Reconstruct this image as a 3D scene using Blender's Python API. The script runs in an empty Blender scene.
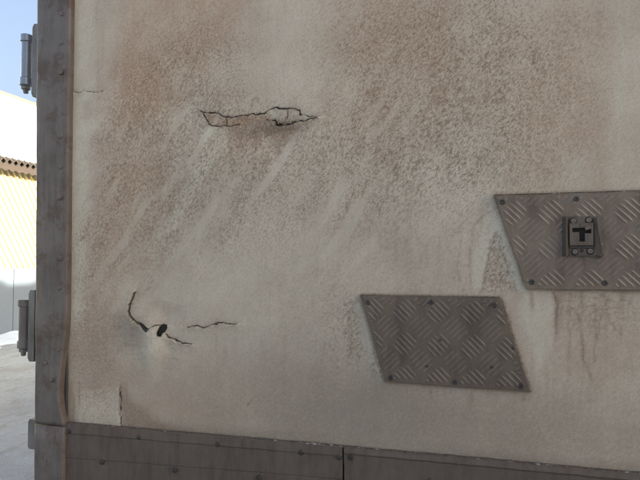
import bpy, bmesh, math, random
import numpy as np
from mathutils import Vector, Matrix
random.seed(7)
rng = np.random.default_rng(11)
R = math.radians
scn = bpy.context.scene
C = scn.collection

# ---------------------------------------------------------------- camera
CAM = Vector((0.0, -1.1, 1.6)); YAW = R(15.7); PITCH = R(2.0); F = 554.0
cam = bpy.data.cameras.new('camera'); co = bpy.data.objects.new('camera', cam); C.objects.link(co)
cam.sensor_width = 36; cam.lens = 36 * F / 640; cam.clip_start = .02; cam.clip_end = 3000
co.location = CAM; co.rotation_euler = (R(90) + PITCH, 0, YAW)
scn.camera = co
# ---------------------------------------------------------------- light
SUN_EL = R(19); SUN_DIR = Vector((math.cos(SUN_EL) * .953, math.cos(SUN_EL) * .303, math.sin(SUN_EL)))
w = bpy.data.worlds.new('World'); scn.world = w; w.use_nodes = True
nt = w.node_tree; nt.nodes.clear()
sky = nt.nodes.new('ShaderNodeTexSky'); sky.sky_type = 'NISHITA'; sky.sun_disc = False
sky.sun_elevation = SUN_EL; sky.sun_rotation = math.atan2(SUN_DIR.x, SUN_DIR.y)
sky.dust_density = 9.0; sky.air_density = .8; sky.ozone_density = .4
bg = nt.nodes.new('ShaderNodeBackground'); bg.inputs['Strength'].default_value = .15
wo = nt.nodes.new('ShaderNodeOutputWorld')
nt.links.new(sky.outputs[0], bg.inputs[0]); nt.links.new(bg.outputs[0], wo.inputs[0])
sl = bpy.data.lights.new('sun', 'SUN'); sl.energy = 5.0; sl.angle = R(.53); sl.color = (1, .93, .8)
so = bpy.data.objects.new('sun', sl); C.objects.link(so)
so.rotation_euler = SUN_DIR.to_track_quat('Z', 'Y').to_euler()
scn.view_settings.view_transform = 'Standard'; scn.view_settings.look = 'None'
scn.view_settings.gamma = 1; scn.view_settings.exposure = 1.85

# ---------------------------------------------------------------- helpers
rot = co.rotation_euler.to_matrix(); roti = rot.transposed()
def at(px, py, Y=0.0):
    """point of the plane y=Y seen at photo pixel px,py (640x480)"""
    d = rot @ Vector(((px - 320) / F, (240 - py) / F, -1))
    t = (Y - CAM.y) / d.y
    return CAM + d * t
def topx(X, Y, Z):
    v = np.stack([X - CAM.x, Y - CAM.y, Z - CAM.z]); M = np.array(roti)
    c = np.tensordot(M, v, 1)
    return 320 + F * c[0] / -c[2], 240 - F * c[1] / -c[2]
def vnoise(x, y, seed=0):
    r = np.random.default_rng(seed); T = r.random((256, 256))
    xi = np.floor(x).astype(int); yi = np.floor(y).astype(int); fx = x - xi; fy = y - yi
    fx = fx * fx * (3 - 2 * fx); fy = fy * fy * (3 - 2 * fy)
    g = lambda a, b: T[a % 256, b % 256]
    return (g(xi, yi) * (1 - fx) + g(xi + 1, yi) * fx) * (1 - fy) + (g(xi, yi + 1) * (1 - fx) + g(xi + 1, yi + 1) * fx) * fy
def fbm(x, y, o=4, seed=0):
    s = 0; a = 1; t = 0
    for i in range(o):
        s = s + a * vnoise(x * 2 ** i, y * 2 ** i, seed + i); t += a; a *= .5
    return s / t
def sm(a, b, x):
    t = np.clip((x - a) / (b - a), 0, 1); return t * t * (3 - 2 * t)

def link(name, me, m, parent=None, stuff=None, loc=None):
    o = bpy.data.objects.new(name, me); C.objects.link(o)
    if m is not None and not me.materials: me.materials.append(m)
    if parent: o.parent = parent
    if loc is not None: o.location = loc
    if stuff: o['kind'] = stuff
    return o
def obj(name, bm, m, parent=None, smooth=False, kind=None, loc=None):
    me = bpy.data.meshes.new(name)
    bmesh.ops.recalc_face_normals(bm, faces=bm.faces)
    bm.to_mesh(me); bm.free()
    if smooth:
        me.polygons.foreach_set('use_smooth', [True] * len(me.polygons))
    return link(name, me, m, parent, kind, loc)
def box(bm, x0, x1, y0, y1, z0, z1):
    v = [bm.verts.new((x, y, z)) for x in (x0, x1) for y in (y0, y1) for z in (z0, z1)]
    for f in ((0, 1, 3, 2), (4, 6, 7, 5), (0, 4, 5, 1), (2, 3, 7, 6), (0, 2, 6, 4), (1, 5, 7, 3)):
        bm.faces.new([v[i] for i in f])
def prism(bm, pts, y0, y1, bev=0.0):
    """polygon in xz, front at y0 (towards the camera), back at y1; bev: chamfer of the front edge"""
    cx = sum(p[0] for p in pts) / len(pts); cz = sum(p[1] for p in pts) / len(pts)
    def ins(p, d):
        v = Vector((cx - p[0], cz - p[1])); l = v.length
        return (p[0] + v.x / l * d, p[1] + v.y / l * d) if l > 0 else p
    rings = [[(p[0], y1, p[1]) for p in pts]]
    if bev:
        rings.append([(p[0], y0 + bev, p[1]) for p in pts])
        rings.append([(ins(p, bev)[0], y0, ins(p, bev)[1]) for p in pts])
    else:
        rings.append([(p[0], y0, p[1]) for p in pts])
    vs = [[bm.verts.new(c) for c in r] for r in rings]; n = len(pts)
    for a, b in zip(vs, vs[1:]):
        for i in range(n): bm.faces.new((a[i], a[(i + 1) % n], b[(i + 1) % n], b[i]))
    bm.faces.new(vs[-1]); bm.faces.new(vs[0][::-1])
def lathe(bm, prof, seg=16, axis='Y', c=(0, 0, 0)):
    """prof: (r, h) list; h along axis"""
    rings = []
    for r, h in prof:
        ring = []
        for k in range(seg):
            a = 2 * math.pi * k / seg; u, v = max(r, 1e-5) * math.cos(a), max(r, 1e-5) * math.sin(a)
            p = {'Y': (u, h, v), 'Z': (u, v, h)}[axis]
            ring.append(bm.verts.new((p[0] + c[0], p[1] + c[1], p[2] + c[2])))
        rings.append(ring)
    for a, b in zip(rings, rings[1:]):
        for k in range(seg): bm.faces.new((a[k], a[(k + 1) % seg], b[(k + 1) % seg], b[k]))
    bm.faces.new(rings[0]); bm.faces.new(rings[-1][::-1])

# ---------------------------------------------------------------- materials
class NT:
    def __init__(s, name, rough=.6, metal=0.0, spec=.4):
        s.m = bpy.data.materials.new(name); s.m.use_nodes = True; s.t = s.m.node_tree
        s.b = s.t.nodes['Principled BSDF']
        s.b.inputs['Roughness'].default_value = rough; s.b.inputs['Metallic'].default_value = metal
        s.b.inputs['Specular IOR Level'].default_value = spec
        s.tc = s.t.nodes.new('ShaderNodeTexCoord').outputs['Object']
    def n(s, typ, **k):
        q = s.t.nodes.new(typ)
        for a, v in k.items(): setattr(q, a, v)
        return q
    def put(s, a, b):
        if isinstance(a, (int, float)): b.default_value = a
        elif isinstance(a, tuple): b.default_value = a if len(a) == 4 or b.type == 'VECTOR' else (*a, 1)
        else: s.t.links.new(a, b)
    def coords(s, scale=(1, 1, 1), rot=(0, 0, 0), world=False):
        mp = s.n('ShaderNodeMapping'); src = s.n('ShaderNodeNewGeometry').outputs['Position'] if world else s.tc
        s.put(src, mp.inputs[0]); mp.inputs['Scale'].default_value = scale; mp.inputs['Rotation'].default_value = rot
        return mp.outputs[0]
    def noise(s, scale, detail=4, rough=.6, vec=None, dist=0.0):
        q = s.n('ShaderNodeTexNoise'); q.inputs['Scale'].default_value = scale; q.inputs['Detail'].default_value = detail
        q.inputs['Roughness'].default_value = rough; q.inputs['Distortion'].default_value = dist
        s.put(vec if vec is not None else s.tc, q.inputs['Vector']); return q.outputs['Fac']
    def ramp(s, v, a, b, lo=0.0, hi=1.0):
        q = s.n('ShaderNodeMapRange', interpolation_type='SMOOTHSTEP'); s.put(v, q.inputs[0])
        q.inputs[1].default_value = a; q.inputs[2].default_value = b; q.inputs[3].default_value = lo; q.inputs[4].default_value = hi
        return q.outputs[0]
    def math(s, op, a, b=0.0):
        q = s.n('ShaderNodeMath', operation=op); s.put(a, q.inputs[0]); s.put(b, q.inputs[1]); return q.outputs[0]
    def mix(s, f, a, b):
        q = s.n('ShaderNodeMix', data_type='RGBA'); s.put(f, q.inputs[0]); s.put(a, q.inputs[6]); s.put(b, q.inputs[7]); return q.outputs[2]
    def attr(s, name):
        q = s.n('ShaderNodeAttribute'); q.attribute_name = name; return q
    def bump(s, h, strength, dist):
        q = s.n('ShaderNodeBump'); q.inputs['Strength'].default_value = strength; q.inputs['Distance'].default_value = dist
        s.put(h, q.inputs['Height']); s.put(q.outputs[0], s.b.inputs['Normal'])
    def col(s, c): s.put(c, s.b.inputs['Base Color'])

def metal_mat(name, base, dirt, rust=None, metal=0.3, rough=.6, amount=.55, scale=1.0, bump=.0006, rthr=.6):
    t = NT(name, rough, metal, .4)
    w1 = t.coords(world=True)
    st = t.coords((1, 1, .18), world=True)
    n1 = t.ramp(t.noise(9 * scale, 6, .65, w1), .3, .75)
    n2 = t.ramp(t.noise(60 * scale, 5, .7, st), .35, .75)
    n3 = t.noise(420 * scale, 4, .7, w1)
    f = t.math('MULTIPLY', t.math('ADD', n1, n2), amount)
    c = t.mix(f, base, dirt)
    c = t.mix(t.ramp(n3, .55, .75, 0, .45), c, tuple(v * .55 for v in dirt))
    if rust: c = t.mix(t.ramp(t.noise(22 * scale, 5, .75, w1), rthr, rthr + .14, 0, .65), c, rust)
    t.col(c); t.put(t.ramp(f, 0, 1, rough * .8, min(1, rough * 1.35)), t.b.inputs['Roughness'])
    t.bump(t.math('ADD', n3, t.noise(70, 4, .6, w1)), .6, bump)
    return t.m
M_post = metal_mat('galvanised_grey', (0.1602, 0.1352, 0.1148), (0.0992, 0.0764, 0.0598), (0.0902, 0.0541, 0.0353), .1, .6, .48, rthr=.50)
M_rail = metal_mat('rail_steel', (0.1343, 0.1030, 0.0783), (0.0895, 0.0658, 0.0480), None, .2, .6, .55)
M_rivet = metal_mat('grimy_rivet', (.055, .048, .041), (.038, .032, .027), None, .2, .6, .55)
M_tread = metal_mat('tread_aluminium', (0.2183, 0.1618, 0.1143), (0.1195, 0.0862, 0.0612), (0.1104, 0.0678, 0.0430), .2, .50, .55)
M_tread2 = metal_mat('tread_aluminium_dark', (0.1528, 0.1139, 0.0779), (0.0884, 0.0665, 0.0489), None, .15, .55, .55)
M_bars = metal_mat('worn_tread_bars', (0.2493, 0.1942, 0.1393), (0.1306, 0.0971, 0.0704), None, .15, .45, .45)
M_bars2 = metal_mat('worn_tread_bars_dark', (0.1794, 0.1382, 0.0960), (0.0975, 0.0756, 0.0564), None, .1, .5, .5)
M_steel = metal_mat('worn_steel', (0.1560, 0.1214, 0.0915), (0.0660, 0.0498, 0.0370), (0.0770, 0.0424, 0.0250), .35, .45, .45)
M_dark = metal_mat('dark_fastener', (.075, .066, .058), (.045, .038, .032), None, .3, .6, .5)
M_zinc = metal_mat('zinc_hinge', (.30, .33, .37), (.13, .135, .14), None, .6, .34, .3)
M_wing = metal_mat('wing_steel', (.075, .075, .080), (.045, .04, .037), None, .25, .55, .5)
M_hinge = metal_mat('painted_hinge', (0.2369, 0.2113, 0.1860), (0.1080, 0.0910, 0.0756), None, .2, .5, .45)
t = NT('dark_cavity', .9); t.col(t.mix(t.noise(150, 4), (.055, .048, .041), (.12, .104, .088))); M_cav = t.m
t = NT('old_sealant', .8); t.col(t.mix(t.ramp(t.noise(90, 4, .6, t.coords(world=True)), .5, .66), (.075, .066, .056), (.26, .245, .22))); M_seal = t.m
t = NT('body_white', .6); t.col(t.mix(t.noise(4, 5), (.42, .41, .39), (.33, .31, .29))); M_body = t.m

# side panel material: masks painted in vertex attributes, grain from noise
t = NT('dirty_white_laminate', .62, 0, .35)
P = t.coords(world=True)
A = t.attr('masks').outputs['Color']; sep = t.n('ShaderNodeSeparateColor'); t.put(A, sep.inputs[0])
SP, TAN, CLEAN = sep.outputs[0], sep.outputs[1], sep.outputs[2]
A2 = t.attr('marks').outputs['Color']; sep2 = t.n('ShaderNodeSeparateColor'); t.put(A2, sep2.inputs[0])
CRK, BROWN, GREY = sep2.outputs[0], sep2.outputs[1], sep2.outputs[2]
mp_ = t.n('ShaderNodeMapping', vector_type='TEXTURE'); t.put(t.n('ShaderNodeNewGeometry').outputs['Position'], mp_.inputs[0])
mp_.inputs['Rotation'].default_value = (0, R(38), 0); mp_.inputs['Scale'].default_value = (1, 1, 1.9); diag = mp_.outputs[0]
vert = t.coords((1, 1, .1), (0, 0, 0), True)
g1 = t.noise(215, 3, .6, diag, .35)
g2 = t.noise(430, 4, .65, P, .3)
g3 = t.noise(900, 3, .7, P)
clump = t.noise(28, 5, .65, diag)
streak = t.noise(55, 5, .7, vert)
grain = t.math('ADD', t.math('MULTIPLY', g1, .55), t.math('MULTIPLY', g2, .45))
base = t.mix(t.ramp(t.noise(7, 6, .65, P), .35, .68), (0.602, 0.511, 0.387), (0.491, 0.399, 0.298))
base = t.mix(t.ramp(streak, .42, .72, 0, .28), base, (0.377, 0.291, 0.204))
base = t.mix(t.math('MULTIPLY', TAN, t.ramp(clump, .2, .7, .48, .85)), base, (0.432, 0.253, 0.145))
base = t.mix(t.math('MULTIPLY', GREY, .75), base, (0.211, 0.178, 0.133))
base = t.mix(t.math('MULTIPLY', CLEAN, t.ramp(clump, .3, .6, .8, .5)), base, (0.660, 0.611, 0.460))
dens = t.math('MULTIPLY', SP, t.ramp(clump, .28, .62, .45, 1.0))
thr = t.math('SUBTRACT', .64, t.math('MULTIPLY', dens, .17))
spk = t.math('MULTIPLY', t.math('SUBTRACT', grain, thr), 9.0)
spk = t.n('ShaderNodeClamp').outputs[0] if False else t.ramp(spk, 0, 1)
base = t.mix(t.math('MULTIPLY', spk, t.ramp(dens, 0, .8, .15, .62)), base, (0.189, 0.123, 0.071))
base = t.mix(t.ramp(g3, .5, .72, 0, .28), base, (0.196, 0.151, 0.102))
base = t.mix(t.ramp(t.math('SUBTRACT', t.noise(420, 2, .5, P), t.math('MULTIPLY', SP, .04)), .665, .72, 0, .55), base, (0.200, 0.147, 0.095))
base = t.mix(t.math('MULTIPLY', BROWN, t.ramp(g2, .3, .65, .45, 1.0)), base, (0.158, 0.092, 0.048))
mott = t.math('ADD', t.math('MULTIPLY', t.noise(300, 3, .6, diag, .6), .6), t.math('MULTIPLY', t.noise(620, 3, .6, P), .4))
lo_ = t.math('MULTIPLY', t.ramp(mott, .52, .40), t.ramp(SP, .05, .9, .14, .62)); hi_ = t.math('MULTIPLY', t.ramp(mott, .52, .66), t.ramp(SP, 0, 1, .12, .40))
base = t.mix(lo_, base, (0.169, 0.108, 0.062)); base = t.mix(hi_, base, (0.660, 0.656, 0.491))
base = t.mix(CRK, base, (.042, .034, .028))
t.col(base)
h = t.math('ADD', t.math('MULTIPLY', grain, t.ramp(SP, 0, 1, .35, 1.3)), t.math('MULTIPLY', g3, .25))
h = t.math('ADD', h, t.math('MULTIPLY', mott, t.ramp(SP, 0, 1, .5, 1.2)))
t.bump(h, .7, .0022)
M_panel = t.m

# ================================================================ THE TRUCK BODY
truck = bpy.data.objects.new('truck_body', None); C.objects.link(truck)
truck['label'] = 'weathered off-white truck box side with grey corner post, tread plates and cracked skin'
truck['category'] = 'truck'
truck.location = (0, 0, 0)
XL = at(68, 240).x            # left end of the panel
ZB = at(205, 435).z           # about its bottom
# ---------------- side panel heightfield
def rail_top_py(px):          # top edge of the rail in photo pixels
    return np.interp(px, [0, 66, 345, 640, 900], [417.5, 423, 447, 474, 499])
def lines(spans, lo, hi, base):
    out = [lo]
    while out[-1] < hi:
        x = out[-1]; st = base
        for a, b, s in spans:
            if a <= x <= b: st = min(st, s)
        # outside of the picture coarse
        out.append(x + st)
    return np.array(out)
xa = lines([(at(190, 240).x - .0, at(325, 240).x, .0011), (at(122, 240).x, at(240, 240).x, .0011), (at(66, 240).x, at(106, 240).x, .002)], XL - .012, at(655, 240).x, .0030)
xb = np.arange(xa[-1] + .05, 4.2, .12)
gx = np.concatenate([xa, xb])
zt = at(400, -8).z; zb = at(640, 484).z - .02
za = lines([(at(200, 131).z, at(200, 104).z, .0010), (at(160, 348).z, at(160, 288).z, .0011), (at(90, 97).z, at(90, 88).z, .0012)], zb, zt, .0030)
gz = np.concatenate([za, np.arange(za[-1] + .05, 3.55, .15), [3.55]])
X, Z = np.meshgrid(gx, gz)
PX, PY = topx(X, np.zeros_like(X), Z)
wob = (fbm(PX / 9, PY / 9, 4, 3) - .5)
wx = PX + (fbm(PX / 14, PY / 14, 4, 21) - .5) * 16
wy = PY + (fbm(PX / 14, PY / 14, 4, 41) - .5) * 16
def blob(cx, cy, rx, ry, ang=0.0, soft=.6, jag=1.0):
    x = (PX + (wx - PX) * jag) - cx; y = (PY + (wy - PY) * jag) - cy; a = R(ang)
    u = (x * math.cos(a) + y * math.sin(a)) / rx; v = (-x * math.sin(a) + y * math.cos(a)) / ry
    d = np.sqrt(u * u + v * v); return 1 - sm(1 - soft, 1 + soft, d)
def poly(pts, soft=2.0, jag=.25):
    """soft polygon mask in photo pixels"""
    x = PX + (wx - PX) * jag; y = PY + (wy - PY) * jag
    inside = np.zeros(x.shape, bool); dist = np.full(x.shape, 1e9)
    n = len(pts)
    for i in range(n):
        x0, y0 = pts[i]; x1, y1 = pts[(i + 1) % n]
        cond = ((y0 > y) != (y1 > y)) & (x < (x1 - x0) * (y - y0) / (y1 - y0 + 1e-9) + x0); inside ^= cond
        L2 = (x1 - x0) ** 2 + (y1 - y0) ** 2; tt = np.clip(((x - x0) * (x1 - x0) + (y - y0) * (y1 - y0)) / L2, 0, 1)
        dist = np.minimum(dist, np.hypot(x - x0 - tt * (x1 - x0), y - y0 - tt * (y1 - y0)))
    s = np.where(inside, dist, -dist); return sm(-soft, soft, s)
def pline(pts, jag=.5, seed=5):
    """distance to a polyline, side sign (positive below) and parameter 0..1, photo pixels"""
    x = PX + (fbm(PX / 3.5, PY / 3.5, 3, seed) - .5) * 3.2 * jag; y = PY + (fbm(PX / 3.5, PY / 3.5, 3, seed + 9) - .5) * 3.2 * jag
    best = np.full(x.shape, 1e9); side = np.zeros(x.shape); par = np.zeros(x.shape)
    for i in range(len(pts) - 1):
        x0, y0 = pts[i]; x1, y1 = pts[i + 1]; dx, dy = x1 - x0, y1 - y0; L2 = dx * dx + dy * dy
        tt = np.clip(((x - x0) * dx + (y - y0) * dy) / L2, 0, 1)
        d = np.hypot(x - x0 - tt * dx, y - y0 - tt * dy); m = d < best
        best = np.where(m, d, best); side = np.where(m, np.sign(dx * (y - y0) - dy * (x - x0)), side); par = np.where(m, (i + tt) / (len(pts) - 1), par)
    return best, side, par
# -- speckle density
DU = -PX * .55 + PY * .83; DV = PX * .83 + PY * .55          # along / across the wiping direction
wipe = fbm((DV + 14 * fbm(PX / 60, PY / 60, 2, 505)) / 8, DU / 60, 5, 500); wipe2 = fbm(DV / 26, DU / 160, 3, 520)
sp = .16 + .18 * (fbm(PX / 60, PY / 60, 3, 60) - .3)
sp = sp + .85 * blob(160, 150, 52, 105, 22, .7) + .55 * blob(230, 150, 60, 40, -30, .7)
sp = sp + .68 * blob(405, 75, 80, 105, 15, .8) + .5 * blob(520, 90, 75, 100, 10, .7) + .45 * blob(300, 190, 110, 45, -20, .8)
sp = sp + .35 * blob(190, 60, 60, 60, 0, .8) + .5 * blob(262, 138, 40, 20, 0, .6)
sp = sp + .8 * poly([(492, 238), (500, 232), (520, 289), (484, 290)], 3, .4) + .8 * blob(354, 330, 8, 32, -8, .5) + .7 * blob(378, 365, 6, 16, -10, .5) + .3 * blob(338, 325, 18, 40, 0, .8)
sp = sp + .3 * blob(600, 310, 40, 22, 0, .6)
sp = sp + .3 * blob(440, 130, 70, 110, 15, .8) + .35 * blob(90, 330, 28, 100, 0, .8)
wz = (1 - .85 * sm(400, 500, PX)) * (1 - .9 * sm(240, 340, PY)) * (.35 + .65 * sm(60, 140, PY)) * sm(.3, .6, fbm(PX / 50, PY / 50, 3, 540))
sp = sp * (1 - wz * .75 * sm(.50, .66, wipe)) * (1 - wz * .25 * sm(.5, .65, wipe2)) * (1 + .5 * wz * sm(.5, .36, wipe))
# -- tan wash
tan = .10 + .62 * poly([(130, -20), (252, -20), (235, 30), (205, 75), (160, 112), (120, 130), (112, 60)], 16, 1.2)
tan = tan + .55 * blob(125, 205, 38, 110, 8, .8) + .55 * blob(400, 50, 80, 85, 0, .8) + .45 * blob(555, 100, 60, 100, 0, .8)
tan = tan + .30 * blob(100, 370, 26, 60, 0, .7) + .35 * blob(175, 400, 60, 40, 0, .8) + .22 * blob(470, 420, 210, 40, 6, .8) + .32 * blob(590, 340, 55, 55, 0, .8)
tan = tan * (1 - .3 * wz * sm(.5, .66, wipe)) + .15 * poly([(205, 114), (232, 119), (265, 115), (272, 110), (299, 110), (299, 121), (277, 124), (270, 121), (230, 126), (211, 125)], 1.5, .1)
exposed = poly([(227.5, 118), (266, 116), (276, 125), (302, 124), (292, 134), (276, 150), (262, 172), (240, 176), (228, 166), (227.5, 140)], 3, .35) * (1 - .6 * sm(140, 175, PY))
tan = tan + .45 * exposed + .4 * poly([(201, 112), (216, 113), (228, 118), (256, 115), (270, 110), (272, 121), (230, 127), (211, 126)], 1.0, .1); sp = sp + .55 * exposed
# -- clean, pale areas
cl = .75 * poly([(66, -20), (94, -20), (92, 120), (86, 230), (82, 320), (66, 330)], 7, .7)
cl = cl + .5 * poly([(75, 392), (121.5, 386), (121.5, 428), (74, 424)], 1.5, .1) * sm(372, 412, PY + (fbm(PX / 9, PY / 9, 3, 77) - .5) * 30) * sm(68, 84, PX)
cl = cl + .85 * poly([(498, 206), (527, 291), (518, 290), (497, 228)], 2.2, .2) + .6 * poly([(478, 232), (494, 205), (499, 225), (488, 262), (482, 290), (470, 290)], 3, .5)
cl = cl + .6 * poly([(206, 128), (226.5, 127), (226.5, 150), (205, 180), (180, 225), (165, 235), (176, 205), (196, 165)], 4, .5) + .45 * blob(300, 55, 26, 60, 10, .8) + .35 * blob(620, 110, 14, 110, 0, .7, .4) + .4 * blob(575, 172, 18, 22, 0, .7)
cl = cl + .5 * blob(155, 352, 8, 25, 5, .7) + .5 * poly([(524, 290), (553, 290), (553, 345), (538, 372), (520, 310)], 5, .5) + .4 * poly([(366, 325), (384, 378), (378, 382), (368, 350)], 2.5, .3)
cl = cl + .55 * poly([(268, 111), (299, 111), (316, 117), (300, 121), (276, 124)], 1.5, .2) 
cl = cl + .35 * blob(470, 175, 30, 35, 0, .8) + .3 * blob(250, 300, 110, 60, 0, .8)
cl = cl + wz * .28 * sm(.50, .74, wipe) * sm(80, 140, PX) + wz * .10 * sm(.5, .62, wipe2)
# -- brown drips and stains
br = .5 * blob(262, 130, 34, 7, -6, .7, .5) + .40 * blob(285, 130, 16, 14, -30, .7, .5)
br = br + .55 * poly([(124, 386), (133, 400), (160, 420), (190, 432), (122, 426)], 5, .8)
br = br + .4 * poly([(66, 380), (73, 380), (75, 425), (66, 423)], 3, .3) + .25 * blob(100, 345, 10, 40, 0, .8)
def drip(x, y0, y1, wd, k):
    ce = x + (fbm(PY / 18, PY * 0 + x, 3, int(x)) - .5) * 6
    return k * np.exp(-((PX - ce) / wd) ** 2) * sm(y0 - 2, y0 + 3, PY) * (1 - sm(y0 + (y1 - y0) * .4, y1, PY))
for a in [(532, 291, 318, 2, .55), (555, 291, 358, 1.8, .75), (560, 291, 340, 5, .35), (568, 291, 392, 1.5, .35), (581, 291, 325, 2.2, .45), (596, 300, 345, 1.6, .35), (604, 291, 330, 4, .35), (583, 330, 380, 1.4, .4), (620, 291, 335, 4, .3), (470, 392, 410, 2, .4), (525, 393, 405, 3, .5), (432, 387, 399, 1.5, .4), (408, 385, 402, 1.2, .3), (120, 384, 425, 1.2, .75), (225, 345, 372, 2, .2), (89, 100, 130, 5, .3), (240, 130, 165, 4, .3), (255, 128, 158, 3, .3), (78, 380, 415, .9, .5)]:
    br = br + drip(*a)
for k in range(70):          # random rain runs
    x = rng.uniform(80, 640); y = rng.uniform(-20, 380); br = br + drip(x, y, y + rng.uniform(20, 120), rng.uniform(.7, 2.5), rng.uniform(.03, .13))
for pts, wd, k in [([(601, 316), (598, 330), (595, 345), (594, 362)], 1.2, .5), ([(607, 318), (614, 327), (620, 334), (622, 326)], 1.2, .55), ([(583, 345), (583, 360), (589, 372), (592, 381)], 1.2, .5), ([(572, 308), (579, 318), (580, 330), (583, 345)], 1.3, .4),
                   ([(496, 207), (480, 218), (473, 228), (472, 245), (469, 256), (471, 290)], 1.0, .45), ([(496, 232), (490, 252), (486, 270), (482, 292)], 1.3, .7), ([(461, 240), (458, 262), (459, 290)], .9, .3), ([(357, 298), (350, 315), (352, 335), (350, 355)], 1.6, .4),
                   ([(251, 106), (252, 101), (256, 98), (259, 104)], 1, .5), ([(532, 52), (537, 50), (540, 55), (537, 61), (532, 64), (534, 56), (530, 60)], 1.0, .6), ([(543, 69), (546, 73)], 1.3, .6), ([(281, 66), (284, 64)], 1, .3), ([(249, 405), (252, 400)], 1.2, .7),
                   ([(124, 268), (128, 266)], 1.0, .3), ([(147, 290), (149, 288)], 1, .5)]:
    d, s, p = pline(pts, 1.2, 31); br = br + k * np.exp(-(d / wd) ** 2)
for k in range(60):
    x = rng.uniform(430, 640) if k % 3 else rng.uniform(95, 420); y = rng.uniform(-30, 200)
    cl = cl + drip(x, y, y + rng.uniform(30, 130), rng.uniform(.6, 2.2), rng.uniform(.08, .35) * (1 if k % 3 else .5))
# wrinkled short lines round the plate and the torn skin
fine = np.clip((vnoise(PX / 7, PY / 1.6, 77) - .62) * 4, 0, 1)
br = br + fine * (.34 * blob(604, 304, 44, 18, 0, .5) + .35 * blob(500, 280, 14, 10, 0, .6) + .35 * blob(128, 330, 22, 20, 0, .6) + .25 * blob(165, 350, 22, 12, 0, .6))
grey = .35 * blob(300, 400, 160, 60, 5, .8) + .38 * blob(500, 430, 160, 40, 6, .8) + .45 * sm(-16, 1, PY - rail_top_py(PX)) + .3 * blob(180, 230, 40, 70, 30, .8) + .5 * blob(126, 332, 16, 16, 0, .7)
grey = grey + .34 * sm(60, 470, PY + (PX - 320) * .03) * (.85 + .3 * fbm(PX / 40, PY / 90, 3, 400)) + .18 * sm(180, 320, PX) * (1 - sm(380, 480, PX)) * sm(150, 260, PY) + .5 * np.exp(-((PX - 68) / 2.2) ** 2)  # grime together with painted light falloff, greyer toward the bottom
# brown line round the plates
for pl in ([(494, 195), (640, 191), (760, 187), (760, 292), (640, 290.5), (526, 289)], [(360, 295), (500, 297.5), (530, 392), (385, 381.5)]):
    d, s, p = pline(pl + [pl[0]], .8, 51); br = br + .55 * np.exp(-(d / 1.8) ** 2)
# -- cracks
H = (fbm(X * 3.1 + 9, Z * 3.1, 3, 5) - .5) * .006 + (fbm(X * 14, Z * 14, 3, 15) - .5) * .0014
crk = np.zeros_like(X)
cracks = [([(200, 111), (204, 112.5), (216, 113), (224, 117), (232, 117.5), (240, 115.5), (256, 114.5), (265, 113), (270, 110), (275, 108), (284, 108.5), (292, 108.5), (299, 109.5), (300, 115)], .62, .0035),
          ([(266, 120), (275, 121), (276, 124.5), (285, 125), (300, 122), (310, 120), (317, 118)], .75, .0055),
          ([(300, 115), (308, 116.6), (317, 117)], .25, .001), ([(209, 125.5), (216, 126), (228, 126), (240, 125)], .40, .0008), ([(227, 117), (227, 126)], .35, .0008), ([(204, 113), (207, 120), (209, 125)], .3, .0012), ([(288, 109), (287, 119)], .28, .0008),
          ([(135, 292.5), (131, 302), (128.5, 312), (133, 319), (141, 324), (147, 328), (151, 330), (154, 326), (158, 324.5), (163, 325)], .45, .0040),
          ([(166, 334), (168, 337), (174, 340), (181, 343), (191, 344)], .42, .0030),
          ([(187, 327), (198, 326), (204, 328), (213, 325), (219, 322.5), (228, 324), (237, 324)], .36, .0022),
          ([(72, 91.5), (79, 93), (84, 91.5), (92, 92), (98, 93), (103, 91)], .30, .0015),
          ([(120, 388), (121, 400), (120, 414), (122, 427)], .3, .0012)]
for i, (pts, wd, lip) in enumerate(cracks):
    d, s, p = pline(pts, .95, 100 + i)
    wv = wd * (.55 + .9 * vnoise(PX / 4.5, PY / 4.5, 200 + i)) * (.45 + .55 * np.sin(np.clip(p, .02, .98) * math.pi) ** .5)
    g = np.exp(-(d / (wv * 1.15)) ** 2)
    H -= .0045 * g
    H += np.where(s > 0, lip * 1.5 * np.exp(-d / 4.0), -lip * .35 * np.exp(-d / 4.0)) * (1 - g)
    crk = np.maximum(crk, np.clip(g * 1.5, 0, 1) * (1 if lip > .001 else .75))
    cl = cl + (.5 if lip > .001 else .1) * np.where(s > 0, np.exp(-((d - 1.6) / 1.5) ** 2), 0) * sm(.35, .6, fbm(PX / 6, PY / 6, 3, 71))
    br = br + .24 * np.where(s > 0, .4, 1) * np.exp(-(d / 3.2) ** 2) * (.4 + fbm(PX / 4, PY / 4, 3, 61))
# torn wedge and hole of the lower crack
wdg = poly([(138, 321), (146, 326), (151, 331), (148, 332), (143, 328)], .5, .08); crk = np.maximum(crk, wdg); H -= .005 * wdg
flap = poly([(270, 110), (299, 109.5), (300, 120), (277, 124), (276, 121)], 1.0, .08); H += -.0015 * flap + flap * (PY - 109) * .00022
tip = np.exp(-((PX - 316.5) ** 2 + (PY - 118) ** 2) / 2.2); crk = np.maximum(crk, tip * .9)
H += .0045 * blob(140, 322, 16, 14, 30, .9, 0) - .004 * blob(160, 316, 16, 9, 0, .9, 0) + .010 * blob(153, 343, 9, 20, 0, .9, 0) + .004 * blob(290, 145, 55, 25, -8, .9, 0) - .004 * blob(262, 134, 36, 14, 0, .8, .1) + .003 * blob(205, 150, 20, 30, 30, .8, 0)
H += .0008 * poly([(75, 392), (121, 388), (121, 428), (74, 424)], 1.0, .15)
hx, hy = PX - 163.5, PY - 329.5; ca, sa = math.cos(R(-22)), math.sin(R(-22))
hu = (hx * ca - hy * sa) / 3.3; hv = (hx * sa + hy * ca) / 5.6
hr = np.hypot(hu, hv) + (vnoise(PX / 3, PY / 3, 9) - .5) * .75
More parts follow.
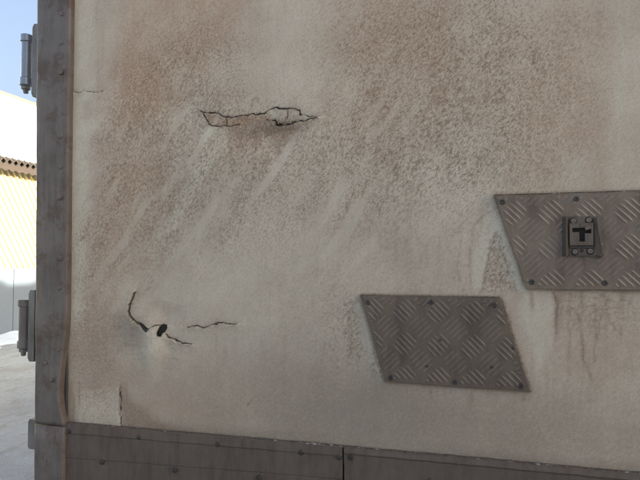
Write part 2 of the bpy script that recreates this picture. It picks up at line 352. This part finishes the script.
hole = hr < 1.0; crk = np.maximum(crk, .8 * np.exp(-np.clip(hr - 1, 0, 9) * 6))
infr = ((PX < 660) & (PX > 50)).astype(float)
H = H - .002 * sm(660, 900, PX)
Yv = -np.clip(H, -.009, .012)
Yv = Yv * np.where(PX > 655, .3, 1)
nz, nx = X.shape
me = bpy.data.meshes.new('side_panel')
vid = np.arange(nz * nx).reshape(nz, nx)
q = np.stack([vid[:-1, :-1], vid[:-1, 1:], vid[1:, 1:], vid[1:, :-1]], -1)
hf = hole[:-1, :-1] | hole[:-1, 1:] | hole[1:, 1:] | hole[1:, :-1]
q = q[~hf].reshape(-1, 4)
me.vertices.add(nz * nx); me.vertices.foreach_set('co', np.stack([X, Yv, Z], -1).ravel().astype(np.float32))
me.loops.add(q.size); me.loops.foreach_set('vertex_index', q.ravel().astype(np.int32))
me.polygons.add(len(q)); me.polygons.foreach_set('loop_start', (np.arange(len(q)) * 4).astype(np.int32))
me.polygons.foreach_set('use_smooth', np.ones(len(q), bool))
me.update(calc_edges=True); me.validate()
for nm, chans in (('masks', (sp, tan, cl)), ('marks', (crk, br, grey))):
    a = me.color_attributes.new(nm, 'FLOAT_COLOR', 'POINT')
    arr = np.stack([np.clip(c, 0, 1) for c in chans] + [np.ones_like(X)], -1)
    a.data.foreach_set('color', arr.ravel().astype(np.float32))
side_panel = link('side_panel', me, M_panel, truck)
side_panel['label'] = 'off-white side skin with brown grime, two cracks and a hole'

# ---------------- the box behind the skin
bm = bmesh.new(); box(bm, XL + .01, 4.2, .0105, .06, zb - .05, 3.5); obj('core_board', bm, M_cav, truck)
bm = bmesh.new()
for a in ((XL - .06, 4.2, .061, 2.45, zb - .05, 3.45),): box(bm, *a)
obj('box_shell', bm, M_body, truck)
bm = bmesh.new(); box(bm, XL - .07, 4.2, -.01, 2.47, 3.551, 3.62); obj('roof_rail', bm, M_rail, truck)

# ---------------- corner post
YP = -.016
def ex_l(py): return np.interp(py, [-60, 0, 430, 520], [36.6, 36.0, 33.6, 33.2])
def ex_r(py): return np.interp(py, [-60, 0, 200, 300, 325, 350, 375, 392, 410, 423, 520], [70, 69.8, 67.6, 66.6, 66.0, 63.6, 61.4, 60.2, 62.0, 64.2, 63.0])
rows = []
pys = list(np.arange(-60, 424, 6)) + [423.3]
def post_mesh(pys, name, yoff=0.0, edge=None):
    bm = bmesh.new(); rings = []
    for py in pys:
        l = at(float(ex_l(py)), py, YP); r = at(float(ex_r(py) if edge is None else edge), py, YP)
        d = float(vnoise(np.array(py / 25.), np.array(1.3), 4) - .5) * .003 + yoff
        wv = float(np.interp(py, [318, 385, 425], [0, 1, 0]))        # sprung, bent-out edge
        prof = [(l.x, .064), (l.x, YP + .006 + d), (l.x + .002, YP + .002 + d), (l.x + .006, YP + d), ((l.x * .55 + r.x * .45), YP + .0006 + d), (r.x - .012, YP + d - .001), (r.x - .004, YP + d - .002 - .008 * wv), (r.x, YP + .001 + d - .010 * wv), (r.x + .0006, YP + .004 + d - .010 * wv), (r.x, .010)]
        rings.append([bm.verts.new((x, y, l.z)) for x, y in prof])
    for a, b in zip(rings, rings[1:]):
        for i in range(len(a) - 1): bm.faces.new((a[i], a[i + 1], b[i + 1], b[i]))
    bm.faces.new(rings[0]); bm.faces.new(rings[-1][::-1])
    return bm
up = [(-60 - 60 * k) for k in range(22, 0, -1)]
post = obj('corner_post', post_mesh(up + pys, 'p'), M_post, truck, True)
post['label'] = 'grey galvanised corner post with its edge bent outward'
foot = obj('post_foot', post_mesh([424.2, 440, 460, 480, 520], 'f', -.001, None), M_post, truck, True)
# dark sealant strip between post and panel
bm = bmesh.new()
prev = None
for py in list(np.arange(-60, 425, 12)):
    a = at(float(ex_r(py)) - 4, py, 0); b = at(69.3 if py < 300 else float(np.interp(py, [300, 390, 425], [68.8, 67.6, 67.4])), py, 0)
    j = random.uniform(-.0008, .0008)
    cur = [bm.verts.new((a.x, -.0045, a.z)), bm.verts.new((b.x + j, -.0045, a.z)), bm.verts.new((b.x + .002 + j, .0, a.z))]
    if prev:
        for i in range(2): bm.faces.new((prev[i], prev[i + 1], cur[i + 1], cur[i]))
    prev = cur
obj('post_seal', bm, M_dark, truck)

t = NT('black_grease', .5); t.col((.028, .025, .023)); M_slotdark = t.m
# rivets
def rivet_mesh(name, r, h, m, hole=True, seg=14):
    bm = bmesh.new()
    prof = [(r, 0), (r * .98, -h * .45), (r * .8, -h * .85)]
    prof += [(r * .42, -h), (r * .36, -h * .45), (0, -h * .4)] if hole else [(r * .4, -h), (0, -h)]
    lathe(bm, prof, seg)
    me = bpy.data.meshes.new(name); bmesh.ops.recalc_face_normals(bm, faces=bm.faces); bm.to_mesh(me); bm.free()
    me.materials.append(m); me.polygons.foreach_set('use_smooth', [True] * len(me.polygons)); return me
rv_big = rivet_mesh('rivet', .0075, .0035, M_post, False); rv_small = rivet_mesh('rivet', .0050, .0018, M_post, False)
rv_rail = rivet_mesh('rivet', .0060, .0034, M_rivet, False); scr = rivet_mesh('screw', .0052, .0025, M_dark, True)
rv_lock = rivet_mesh('rivet', .0044, .0026, M_bars, True)
washer = rivet_mesh('washer', .0070, .0010, M_slotdark, False)
scr_small = rivet_mesh('screw', .003, .0018, M_dark, True)
def put(name, me, px, py, y, parent):
    p = at(px, py, y); o = bpy.data.objects.new(name, me); C.objects.link(o); o.parent = parent; o.location = (p.x, y, p.z); return o
for py, big in ((-17, 0), (14, 0), (43, 0), (72, 1), (104, 0), (136, 1), (167, 0), (197, 1), (228, 0), (258, 1), (288, 0), (318, 0), (350, 0)):
    put('rivet', rv_big if big else rv_small, 61.6 - py * .008, py, YP - .0005, post)
put('rivet', rv_small, 52, 380, YP - .0005, post); put('rivet', rv_small, 45, 363, YP - .0005, post)

# ---------------- bottom rail: pieces follow the sloping line in the photo
def rail_piece(x0, x1, right=False):
    bm = bmesh.new(); rings = []
    n = max(4, int((x1 - x0) / 8))
    for k in range(n + 1):
        px = x0 + (x1 - x0) * k / n; t0 = float(rail_top_py(px))
        jt = (float(vnoise(np.array(px / 10.), np.array(.5), 8)) - .5) * .0022
        P0 = at(px, t0, -.01); z = P0.z + jt; x = at(px, 460, -.01).x
        s = (P0 - CAM).length / 1.15 * .0021                  # metres per photo pixel hereabouts
        a = 8.5 * s; b = 29.5 * s
        if not right:
            prof = [(-.0012, z + .001), (-.009, z), (-.0115, z - .0015), (-.0125, z - a + .001), (-.0118, z - a), (-.0092, z - a - .0008), (-.0100, z - a - .003), (-.0105, z - b), (-.0082, z - b - .0012), (-.0095, z - b - .004), (-.0095, z - .21), (.015, z - .21)]
        else:
            prof = [(-.0012, z + .001), (-.009, z), (-.0125, z - .002), (-.014, z - .010), (-.012, z - .014), (-.0115, z - .03), (-.0112, z - .06), (-.0110, z - .08), (-.0108, z - .1), (-.0105, z - .12), (-.0105, z - .22), (.015, z - .22)]
        rings.append([bm.verts.new((x, y, zz)) for y, zz in prof])
    for a_, b_ in zip(rings, rings[1:]):
        for i in range(len(a_) - 1): bm.faces.new((a_[i], a_[i + 1], b_[i + 1], b_[i]))
    bm.faces.new(rings[0]); bm.faces.new(rings[-1][::-1])
    return bm
r1 = obj('bottom_rail', rail_piece(63.8, 342.6), M_rail, truck)
r1['label'] = 'grey lower rail left of the vertical joint, with two riveted seams'
r2 = obj('bottom_rail', rail_piece(344.4, 830, True), M_rail, truck)
r2['label'] = 'plain grey lower rail right of the vertical joint'
for px, py in ((70, 431), (139, 437), (218, 444), (301, 452), (339, 457), (102, 462), (175, 470), (259, 478)):
    put('rivet', rv_rail, px, py, -.0105, r1)
put('rivet', rv_rail, 350.5, 457, -.0105, r2)
for px in (430, 520, 610): put('rivet', rv_rail, px, float(rail_top_py(px)) + 26, -.0105, r2)
# crumbling sealant bead along the rail's top edge
bm = bmesh.new()
for k in range(330):
    px = random.uniform(68, 640) if k > 90 else random.choice([random.uniform(255, 275), random.uniform(290, 325), random.uniform(412, 450), random.uniform(75, 125)])
    p = at(px, float(rail_top_py(px)) - random.uniform(-.2, 1.0), -.006)
    m_ = Matrix.Translation((p.x, -.006 + random.uniform(-.002, .002), p.z)) @ Matrix.Rotation(random.uniform(-.15, .15), 4, 'Y') @ Matrix.Diagonal((random.uniform(.003, .010), .003, random.uniform(.0008, .0020), 1))
    bmesh.ops.create_icosphere(bm, subdivisions=1, radius=1, matrix=m_)
obj('sealant', bm, M_seal, truck, True, 'stuff')

# ---------------- tread plates
PITCH_W = (at(453, 320).x - at(436, 320).x) * 2.0          # checker pitch (metres)
def tread(name, corners, y, m, bm_off, edge):
    """corners in photo pixels, clockwise from top left; wavy sheared edge"""
    pts = []
    cs = [at(a, b, y) for a, b in corners]; n = len(cs)
    for i in range(n):
        a, b = cs[i], cs[(i + 1) % n]; L = (b - a).length; k = max(2, int(L / .02))
        for j in range(k):
            q_ = a.lerp(b, j / k)
            e = .0007 if 0 < j else 0
            pts.append((q_.x + random.uniform(-e, e), q_.z + random.uniform(-e, e)))
    bm = bmesh.new(); prism(bm, pts, y, -.0005, .0009)
    pl = obj(name, bm, m, truck)
    # raised bars, five to a cell, cells in a diagonal checker
    poly2 = [(c.x, c.z) for c in cs]
    def inside(x, z, mrg=.004):
        for i in range(n):
            ax, az = poly2[i]; bx, bz = poly2[(i + 1) % n]
            nx_, nz_ = (bz - az), -(bx - ax); L = math.hypot(nx_, nz_)
            if ((x - ax) * nx_ + (z - az) * nz_) / L < mrg: return False
        return True
    bars = bmesh.new(); side = PITCH_W / math.sqrt(2); sp_ = side / 5.1
    cx0, cz0 = bm_off; rr = range(-14, 15)
    e1 = Vector((1, 1)).normalized(); e2 = Vector((1, -1)).normalized()
    for i in rr:
        for j in rr:
            c = Vector((cx0, cz0)) + e1 * i * side + e2 * j * side
            al, ac = (e1, e2) if (i + j) % 2 == 0 else (e2, e1)
            for k in range(-2, 3):
                b0 = c + ac * k * sp_; hl = side * (.46 if abs(k) < 2 else .36)
                # shorten the bar until it lies on the plate
                lo, hi = -hl, hl
                while lo < hi and not inside(*(b0 + al * lo)): lo += .002
                while hi > lo and not inside(*(b0 + al * hi)): hi -= .002
                if hi - lo < .004: continue
                w0 = side * .060; hh = .0017 * random.uniform(.75, 1.05)
                A_ = b0 + al * lo; B_ = b0 + al * hi; Mi = b0 + al * (lo + hi) / 2
                if not (inside(*A_) and inside(*B_)): continue
                v = lambda p2, yy: bars.verts.new((p2.x, yy, p2.y))
                y0 = y - .0003; y1 = y - hh
                base_ = [v(A_, y0), v(A_.lerp(B_, .2) + ac * w0, y0), v(A_.lerp(B_, .8) + ac * w0, y0), v(B_, y0), v(A_.lerp(B_, .8) - ac * w0, y0), v(A_.lerp(B_, .2) - ac * w0, y0)]
                t1 = v(A_.lerp(B_, .22), y1); t2 = v(A_.lerp(B_, .78), y1)
                for f in ((base_[0], base_[1], t1), (base_[1], base_[2], t2, t1), (base_[2], base_[3], t2), (base_[3], base_[4], t2), (base_[4], base_[5], t1, t2), (base_[5], base_[0], t1)): bars.faces.new(f)
    obj('tread_bars', bars, M_bars if m is M_tread else M_bars2, pl, False, 'stuff')
    return pl
YT = -.010
c1 = at(532, 230, YT); c2 = at(388, 327, YT)
tp1 = tread('tread_plate', [(494, 195.5), (640, 191), (790, 186.2), (790, 292.5), (640, 290.3), (526.5, 289)], YT, M_tread, (c1.x, c1.z), 1)
tp1['label'] = 'upper checkered tread plate that carries the lock fitting'
tp2 = tread('tread_plate', [(360, 295), (500, 297.5), (530.5, 392), (385, 381.5)], YT, M_tread2, (c2.x, c2.z), 1)
tp2['label'] = 'lower slanted checkered tread plate, darker than the upper one'
for px, py in ((502.5, 202), (576.5, 199), (532, 282), (605, 283), (650, 197), (668, 284)): put('screw', scr, px, py, YT, tp1)
for px, py in ((368, 302.5), (431, 302), (494, 305), (391, 377.5), (455, 382), (521, 386)): put('screw', scr, px, py, YT, tp2)
for px, py in ((513, 348), (440, 340), (427, 366), (492, 367)): put('screw', scr_small, px, py, YT, tp2)
# gritty sealant along the upper edges of the plates
bm = bmesh.new()
for k in range(300):
    if k % 5 == 0: tt_ = random.random(); px = 501 + 30 * tt_; py = 298 + 94 * tt_
    elif k % 2: px = random.uniform(496, 645); py = np.interp(px, [494, 640], [195, 190.6])
    else: px = random.uniform(362, 499); py = np.interp(px, [360, 500], [294.6, 297])
    p = at(px, float(py) - .2, -.006)
    bmesh.ops.create_icosphere(bm, subdivisions=1, radius=1, matrix=Matrix.Translation((p.x, -.0055 + random.uniform(-.002, .002), p.z)) @ Matrix.Diagonal((random.uniform(.002, .006), .0032, random.uniform(.0008, .0018), 1)))
t = NT('grit', .9); t.col(t.mix(t.noise(60, 3, .6, t.coords(world=True)), (.13, .105, .08), (.34, .27, .2))); M_grit = t.m
obj('edge_grit', bm, M_grit, truck, True, 'stuff')

# ---------------- lock fitting on the upper plate
lock = bpy.data.objects.new('lock_fitting', None); C.objects.link(lock); lock.parent = truck
L0 = at(581.5, 237, YT); lock.location = (L0.x, YT, L0.z)
lock['label'] = 'steel lock fitting with a T-shaped slot on the upper plate'
S = (at(592, 237, YT).x - at(571, 237, YT).x) / 21.0       # metres per photo pixel here
def lp(a, b): return ((a - 581.5) * S, -(b - 237) * S)     # photo px -> local xz
bm = bmesh.new(); prism(bm, [lp(563, 213.5), lp(602, 215), lp(601.5, 260), lp(561.5, 258.5)], -.0015, 0, .0004); obj('base_plate', bm, M_steel, lock)
def flange(pts_in, pts_out, y_in, y_out, name, m):
    """sloping side wing, a folded sheet with thickness"""
    bm = bmesh.new(); th = .0018
    v = []
    for (a, b), y in ((pts_in[0], y_in), (pts_in[1], y_in), (pts_out[1], y_out), (pts_out[0], y_out)):
        x, z = lp(a, b); v.append((x, y, z))
    f = [bm.verts.new(p) for p in v]; g = [bm.verts.new((p[0], p[1] + th, p[2])) for p in v]
    bm.faces.new(f); bm.faces.new(g[::-1])
    for i in range(4): bm.faces.new((f[i], f[(i + 1) % 4], g[(i + 1) % 4], g[i]))
    return obj(name, bm, m, lock)
flange([(568.5, 217.5), (568.5, 256)], [(565.0, 215), (564.5, 258)], -.0035, -.012, 'side_wing', M_steel)
flange([(564.9, 215), (564.4, 258)], [(562.2, 215.5), (562, 258.3)], -.0115, -.0035, 'side_wing', M_wing)
flange([(592.5, 217), (594, 256)], [(595.2, 215.5), (600.5, 259)], -.0035, -.010, 'side_wing', M_steel)
flange([(595.4, 215.5), (600.7, 259)], [(601.6, 216), (601.3, 259.2)], -.0098, -.0030, 'side_wing', M_wing)
# face plate with the T slot: small prisms round the opening
YF0, YF1 = -.0078, -.0020
xs_ = [568.8, 571.8, 578.6, 584.0, 590.4, 592.5]; ys_ = [222, 227.4, 231.8, 233.2, 242.0, 246.5]
def slot(i, j): return (i in (1, 2) and j == 1) or (i == 3 and j in (1, 2)) or (i == 2 and j in (2, 3))
def grid_plate(bm):
    V = {}
    def g(i, j, y):
        if (i, j, y) not in V: x, z = lp(xs_[i], ys_[j]); V[(i, j, y)] = bm.verts.new((x, y, z))
        return V[(i, j, y)]
    solid = lambda i, j: 0 <= i < 5 and 0 <= j < 5 and not slot(i, j)
    for i in range(5):
        for j in range(5):
            if not solid(i, j): continue
            for y in (YF0, YF1): bm.faces.new((g(i, j, y), g(i + 1, j, y), g(i + 1, j + 1, y), g(i, j + 1, y)))
            for di, dj, a, b in ((-1, 0, (i, j), (i, j + 1)), (1, 0, (i + 1, j), (i + 1, j + 1)), (0, -1, (i, j), (i + 1, j)), (0, 1, (i, j + 1), (i + 1, j + 1))):
                if not solid(i + di, j + dj): bm.faces.new((g(*a, YF0), g(*b, YF0), g(*b, YF1), g(*a, YF1)))
bm = bmesh.new(); grid_plate(bm); fp = obj('face_plate', bm, M_steel, lock)
bv = fp.modifiers.new('bevel', 'BEVEL'); bv.width = .0008; bv.segments = 2; bv.limit_method = 'ANGLE'
bm = bmesh.new(); prism(bm, [lp(571.5, 227), lp(590.5, 227), lp(590.5, 242.5), lp(571.5, 242.5)], -.0017, -.0012); t = NT('slot_black', .9); t.col((.022, .019, .017)); obj('slot_floor', bm, t.m, lock)  # slot floor coloured near black
bm = bmesh.new(); prism(bm, [lp(583.6, 226.5), lp(590, 223.5), lp(590.3, 228.6), lp(584.6, 230.2)], -.0105, -.0079, .0006)
prism(bm, [lp(579.6, 223.6), lp(583, 222.8), lp(583.2, 226), lp(580, 226.4)], -.0102, -.0079, .0006); obj('slot_tongue', bm, M_steel, lock)
bm = bmesh.new(); prism(bm, [lp(569, 247.0), lp(592.8, 247.0), lp(594, 249.3), lp(568.8, 249.3)], -.0058, -.0016, .0006); obj('lower_lip', bm, M_dark, lock)
bm = bmesh.new(); prism(bm, [lp(569.5, 215.2), lp(591.8, 215.2), lp(592, 221.9), lp(569.2, 221.9)], -.0040, -.0016, .0006); obj('rivet_strip', bm, M_steel, lock); bm = bmesh.new()
prism(bm, [lp(568.8, 249.5), lp(594.2, 249.5), lp(595.8, 257.8), lp(568.4, 257.3)], -.0040, -.0016, .0006); obj('rivet_strip', bm, M_steel, lock)
for a, b in ((573, 219.6), (588.6, 219), (574, 253.2), (589.4, 252.6)):
    x, z = lp(a, b); o = bpy.data.objects.new('rivet', rv_lock); C.objects.link(o); o.parent = lock; o.location = (x, -.0048, z)
    o = bpy.data.objects.new('washer', washer); C.objects.link(o); o.parent = lock; o.location = (x, -.0039, z)
x, z = lp(581.2, 252); o = bpy.data.objects.new('rivet', scr_small); C.objects.link(o); o.parent = lock; o.location = (x, -.0042, z)

# ---------------- hinges on the rear edge
def hinge(px0, px1, pl0, pl1, yt, yb, lt, lb, m, label):
    e = bpy.data.objects.new('hinge', None); C.objects.link(e); e.parent = truck
    YH = .030
    top = at((px0 + px1) / 2, yt, YH); bot = at((px0 + px1) / 2, yb, YH); r = (at(px1, yt, YH).x - at(px0, yt, YH).x) / 2
    e.location = (bot.x, YH, bot.z); e['label'] = label
    hgt = top.z - bot.z
    bm = bmesh.new(); lathe(bm, [(r * .78, 0.0), (r * .82, hgt * .12), (r * .82, hgt * .88), (r * .78, hgt)], 20, 'Z'); obj('barrel', bm, m, e, True)
    for z0, z1 in ((-.006, hgt * .13), (hgt * .87, hgt + .004)):
        bm = bmesh.new(); lathe(bm, [(r * .8, z0), (r, z0 + .002), (r, z1 - .002), (r * .85, z1)], 20, 'Z')
        # arm towards the leaf
        LX = at(pl0, yb, .05).x - bot.x + .004
        box(bm, r * .3, LX, -r * .55, r * .7, z0 + .002, z1 - .002)
        obj('knuckle', bm, m, e, False)
    bm = bmesh.new(); lathe(bm, [(r * .35, -.024), (r * .42, -.021), (r * .42, -.015), (r * .72, -.014), (r * .72, -.007), (r * .5, -.0062)], 6, 'Z'); obj('nut', bm, M_hinge, e)
    bm = bmesh.new(); a = at(pl0, lt, .012); b = at(pl1 + 4, lb, .012)
    zc0, zc1 = b.z - bot.z, a.z - bot.z; xx0 = a.x - bot.x; xx1 = xx0 + .018
    pts = [(xx0 + .004, zc0), (xx1, zc0), (xx1, zc1), (xx0 + .004, zc1), (xx0, zc1 - .008), (xx0, zc0 + .008)]
    prism(bm, pts, .012 - YH, .052 - YH, .001); obj('leaf', bm, M_hinge, e)
    return e
hinge(21, 31, 32.5, 36, 37, 84, 24, 96, M_zinc, 'upper rear hinge with a bright zinc barrel')
hinge(18.8, 28.6, 28.8, 33.5, 301, 346, 290, 362, M_hinge, 'dull grey rear hinge below the shadow line')
bm = bmesh.new(); a = at(28, 419, .012); b = at(36, 450, .012)
prism(bm, [(a.x + .003, b.z), (b.x + .01, b.z), (b.x + .01, a.z), (a.x + .003, a.z), (a.x, a.z - .006), (a.x, b.z + .006)], .012, .058, .0015); obj('bracket', bm, M_hinge, truck)
# rear doors (edge on from here)
bm = bmesh.new(); box(bm, XL - .085, XL - .062, .066, 1.24, zb - .03, 3.42); d_ = obj('rear_door', bm, M_body, truck)
bm = bmesh.new(); box(bm, XL - .085, XL - .062, 1.25, 2.42, zb - .03, 3.42); obj('rear_door', bm, M_body, truck)

# ================================================================ THE YARD
# ground: one sheet, fine where it shows
t = NT('packed_snow', .7, 0, .3); W = t.coords(world=True); ST = t.coords((1, .35, 1), (0, 0, R(25)), True)
c = t.mix(t.ramp(t.noise(.9, 6, .65, W), .35, .7), (.36, .435, .52), (.28, .325, .385))
c = t.mix(t.ramp(t.noise(2.6, 7, .7, ST), .52, .70, 0, .35), c, (.22, .20, .19))
c = t.mix(t.ramp(t.noise(7, 8, .8, ST), .50, .62, 0, .55), c, (.22, .245, .28))
t.col(c); t.bump(t.noise(16, 8, .75, W), 1.0, .06); M_snow = t.m
def axis(lo, hi, st, far):
    a = np.arange(lo, hi, st); L = [lo]; s = st
    while L[-1] > -far: s *= 1.35; L.append(L[-1] - s)
    Hh = [a[-1]]; s = st
    while Hh[-1] < far: s *= 1.35; Hh.append(Hh[-1] + s)
    return np.concatenate([np.array(L[1:][::-1]), a, np.array(Hh[1:])])
ax = axis(-11, -1.5, .045, 600); ay = axis(.5, 11, .045, 600)
GX, GY = np.meshgrid(ax, ay)
GZ = (fbm(GX * 1.1 + 50, GY * 1.1 + 50, 5, 300) - .5) * .10 + (fbm(GX * .2 + 90, GY * .2 + 90, 2, 310) - .5) * .06
me = bpy.data.meshes.new('ground'); ny_, nx_ = GX.shape; vid = np.arange(ny_ * nx_).reshape(ny_, nx_)
q = np.stack([vid[:-1, :-1], vid[:-1, 1:], vid[1:, 1:], vid[1:, :-1]], -1).reshape(-1, 4)
me.from_pydata([], [], []); me.vertices.add(GX.size); me.vertices.foreach_set('co', np.stack([GX, GY, GZ], -1).ravel().astype(np.float32))
me.loops.add(q.size); me.loops.foreach_set('vertex_index', q.ravel().astype(np.int32)); me.polygons.add(len(q))
me.polygons.foreach_set('loop_start', (np.arange(len(q)) * 4).astype(np.int32)); me.polygons.foreach_set('use_smooth', np.ones(len(q), bool)); me.update(calc_edges=True)
link('ground', me, M_snow, None, 'structure')
# snow bank at the foot of the shed
XS = -9.0
ux = np.linspace(0, 1, 26); uy = np.arange(-2, 22, .06); UX, UY = np.meshgrid(ux, uy)
hb = (.06 + .22 * fbm(UY * .9, UY * 0, 4, 321)) * (1 - UX) ** 1.3 * (.75 + .5 * fbm(UX * 8, UY * 3, 4, 330))
BX = XS - .02 + UX * 1.3; BZ = -.06 + hb + .02
me = bpy.data.meshes.new('snow_bank'); ny_, nx_ = BX.shape; vid = np.arange(ny_ * nx_).reshape(ny_, nx_)
q = np.stack([vid[:-1, :-1], vid[:-1, 1:], vid[1:, 1:], vid[1:, :-1]], -1).reshape(-1, 4)
me.vertices.add(BX.size); me.vertices.foreach_set('co', np.stack([BX, UY, BZ], -1).ravel().astype(np.float32))
me.loops.add(q.size); me.loops.foreach_set('vertex_index', q.ravel().astype(np.int32)); me.polygons.add(len(q))
me.polygons.foreach_set('loop_start', (np.arange(len(q)) * 4).astype(np.int32)); me.polygons.foreach_set('use_smooth', np.ones(len(q), bool)); me.update(calc_edges=True)
t = NT('fresh_snow', .8, 0, .2); t.col(t.mix(t.noise(5, 5), (.50, .60, .71), (.42, .50, .60))); t.bump(t.noise(30, 4), .5, .02); M_fresh = t.m
link('snow_bank', me, M_fresh, None, 'structure')

# shed
shed = bpy.data.objects.new('shed', None); C.objects.link(shed); shed.location = (XS, 9, 0)
shed['label'] = 'pale yellow shed clad in slanted ribbed sheet behind the truck, snow on its roof'; shed['category'] = 'shed'
t = NT('cream_sheet', .55, 0, .4); t.col(t.mix(t.noise(1.5, 5), (.80, .71, .40), (.64, .52, .28))); M_cream = t.m
EZ = 3.52; yA, yB = -11.0, 13.0
bm = bmesh.new(); box(bm, -3.9, -.03, yA, yB, -.3, EZ - .05); obj('wall', bm, M_cream, shed)
# slanted ribs: folded strips on the wall face
bm = bmesh.new(); k = math.tan(R(58)); z0, z1 = .0, EZ - .06
yy = yA - 2.2; 
while yy < yB + .2:
    # rib runs down towards +y
    def pt(y, z): return (y + (z1 - z) / k, z)
    hw = .035
    ya, yb = pt(yy, z1)[0], pt(yy, z0)[0]
    lo_z, hi_z = z0, z1
    if ya < yA + .1: hi_z = z1 - (yA + .1 - ya) * k; ya = yA + .1
    if yb > yB - .1: lo_z = z0 + (yb - (yB - .1)) * k; yb = yB - .1
    if hi_z > lo_z + .05:
        a = [bm.verts.new((-.0305, ya - hw, hi_z)), bm.verts.new((.0, ya - hw * .5, hi_z)), bm.verts.new((.0, ya + hw * .5, hi_z)), bm.verts.new((-.0305, ya + hw, hi_z))]
        b = [bm.verts.new((-.0305, yb - hw, lo_z)), bm.verts.new((.0, yb - hw * .5, lo_z)), bm.verts.new((.0, yb + hw * .5, lo_z)), bm.verts.new((-.0305, yb + hw, lo_z))]
        for i in range(3): bm.faces.new((a[i], a[i + 1], b[i + 1], b[i]))
    yy += .15
obj('cladding_ribs', bm, M_cream, shed, False, 'stuff')
# roof sheet, corrugated along the slope, overhanging
def roof(name, m, dz, x_in, th, x_out=.28, wave=.035):
    bm = bmesh.new(); ys = np.arange(yA, yB + .01, .0375); SL = math.tan(R(33)); rings = []
    for i, y in enumerate(ys):
        wz = wave * math.cos(i * math.pi / 2 / 1.0) if wave else .0
        zo = EZ + wz + dz; xr = -3.9
        rings.append([bm.verts.new(c) for c in ((x_out - x_in, y, zo + x_in * SL), (xr, y, zo + (x_out - xr) * SL), (xr, y, zo + (x_out - xr) * SL - th), (x_out - x_in, y, zo + x_in * SL - th))])
    for a, b in zip(rings, rings[1:]):
        for i in range(4): bm.faces.new((a[i], a[(i + 1) % 4], b[(i + 1) % 4], b[i]))
    bm.faces.new(rings[0]); bm.faces.new(rings[-1][::-1])
    return obj(name, bm, m, shed)
t = NT('rusty_roof_sheet', .6, .2); t.col(t.mix(t.noise(3, 5), (.065, .056, .046), (.10, .085, .068))); M_roof = t.m
roof('roof', M_roof, 0, 0, .006)
roof('roof_snow', M_fresh, .06, .10, .05, wave=0)
bm = bmesh.new(); 
ys = np.arange(yA, yB, .05); pr_ = None
for i, y in enumerate(ys):
    zz = EZ - .15 - .045 * abs(math.sin(math.pi * y / .17))
    cur = [bm.verts.new(c) for c in ((.215, y, EZ + .06), (.215, y, zz), (.19, y, zz), (.19, y, EZ + .06))]
    if pr_:
        for k_ in range(4): bm.faces.new((pr_[k_], pr_[(k_ + 1) % 4], cur[(k_ + 1) % 4], cur[k_]))
    pr_ = cur
t = NT('eave_shade_brown', .9); t.col(t.mix(t.noise(3, 5), (.035, .028, .022), (.055, .042, .032))); obj('eave_shade_board', bm, t.m, shed)  # dark brown stands in for the shaded underside of the eave
bm = bmesh.new(); box(bm, -4.02, -3.86, yA, yB, EZ + (.28 + 3.9) * math.tan(R(33)) + .02, EZ + (.28 + 3.9) * math.tan(R(33)) + .13); obj('ridge_cap', bm, M_roof, shed)
t = NT('shade_grey_sheet', .55); t.col(t.mix(t.noise(2, 5), (.135, .172, .215), (.11, .138, .168))); yy = yA  # plain lower sheets, blue-grey of the shade put into their colour
while yy < yB - .01:
    bm = bmesh.new(); box(bm, .004, .03, yy + .006, yy + .994, -.2, 1.42 + random.uniform(-.01, .01)); obj('plinth_panel', bm, t.m, shed); yy += 1.0


# unseen building added to cast shade over the truck and the foot of the shed
wh = bpy.data.objects.new('shade_building', None); C.objects.link(wh); wh.location = (8, 18, 0)
wh['label'] = 'plain grey unseen building added to shade the yard'; wh['category'] = 'shade_building'
t = NT('shade_building_wall', .8); t.col(t.mix(t.noise(.8, 5), (.32, .32, .31), (.26, .25, .24))); M_wh = t.m
WH = 1.10 + 17.9 * math.tan(SUN_EL)
bm = bmesh.new(); box(bm, 0, 16, -19, 22, -.3, WH - .5); obj('wall', bm, M_wh, wh)
bm = bmesh.new(); box(bm, -.25, 16.2, -19.2, 22.2, WH - .5, WH - .12); obj('roof', bm, M_roof, wh)
bm = bmesh.new()
for k in range(38):                                         # snow lumps added to make the cast shadow's edge humpy
    y = -19 + k * 1.08
    bmesh.ops.create_icosphere(bm, subdivisions=2, radius=1, matrix=Matrix.Translation((.6, y, WH - .16)) @ Matrix.Diagonal((.8, random.uniform(.35, .6), random.uniform(.25, .55), 1)))
obj('roof_snow', bm, M_fresh, wh, True, 'stuff')
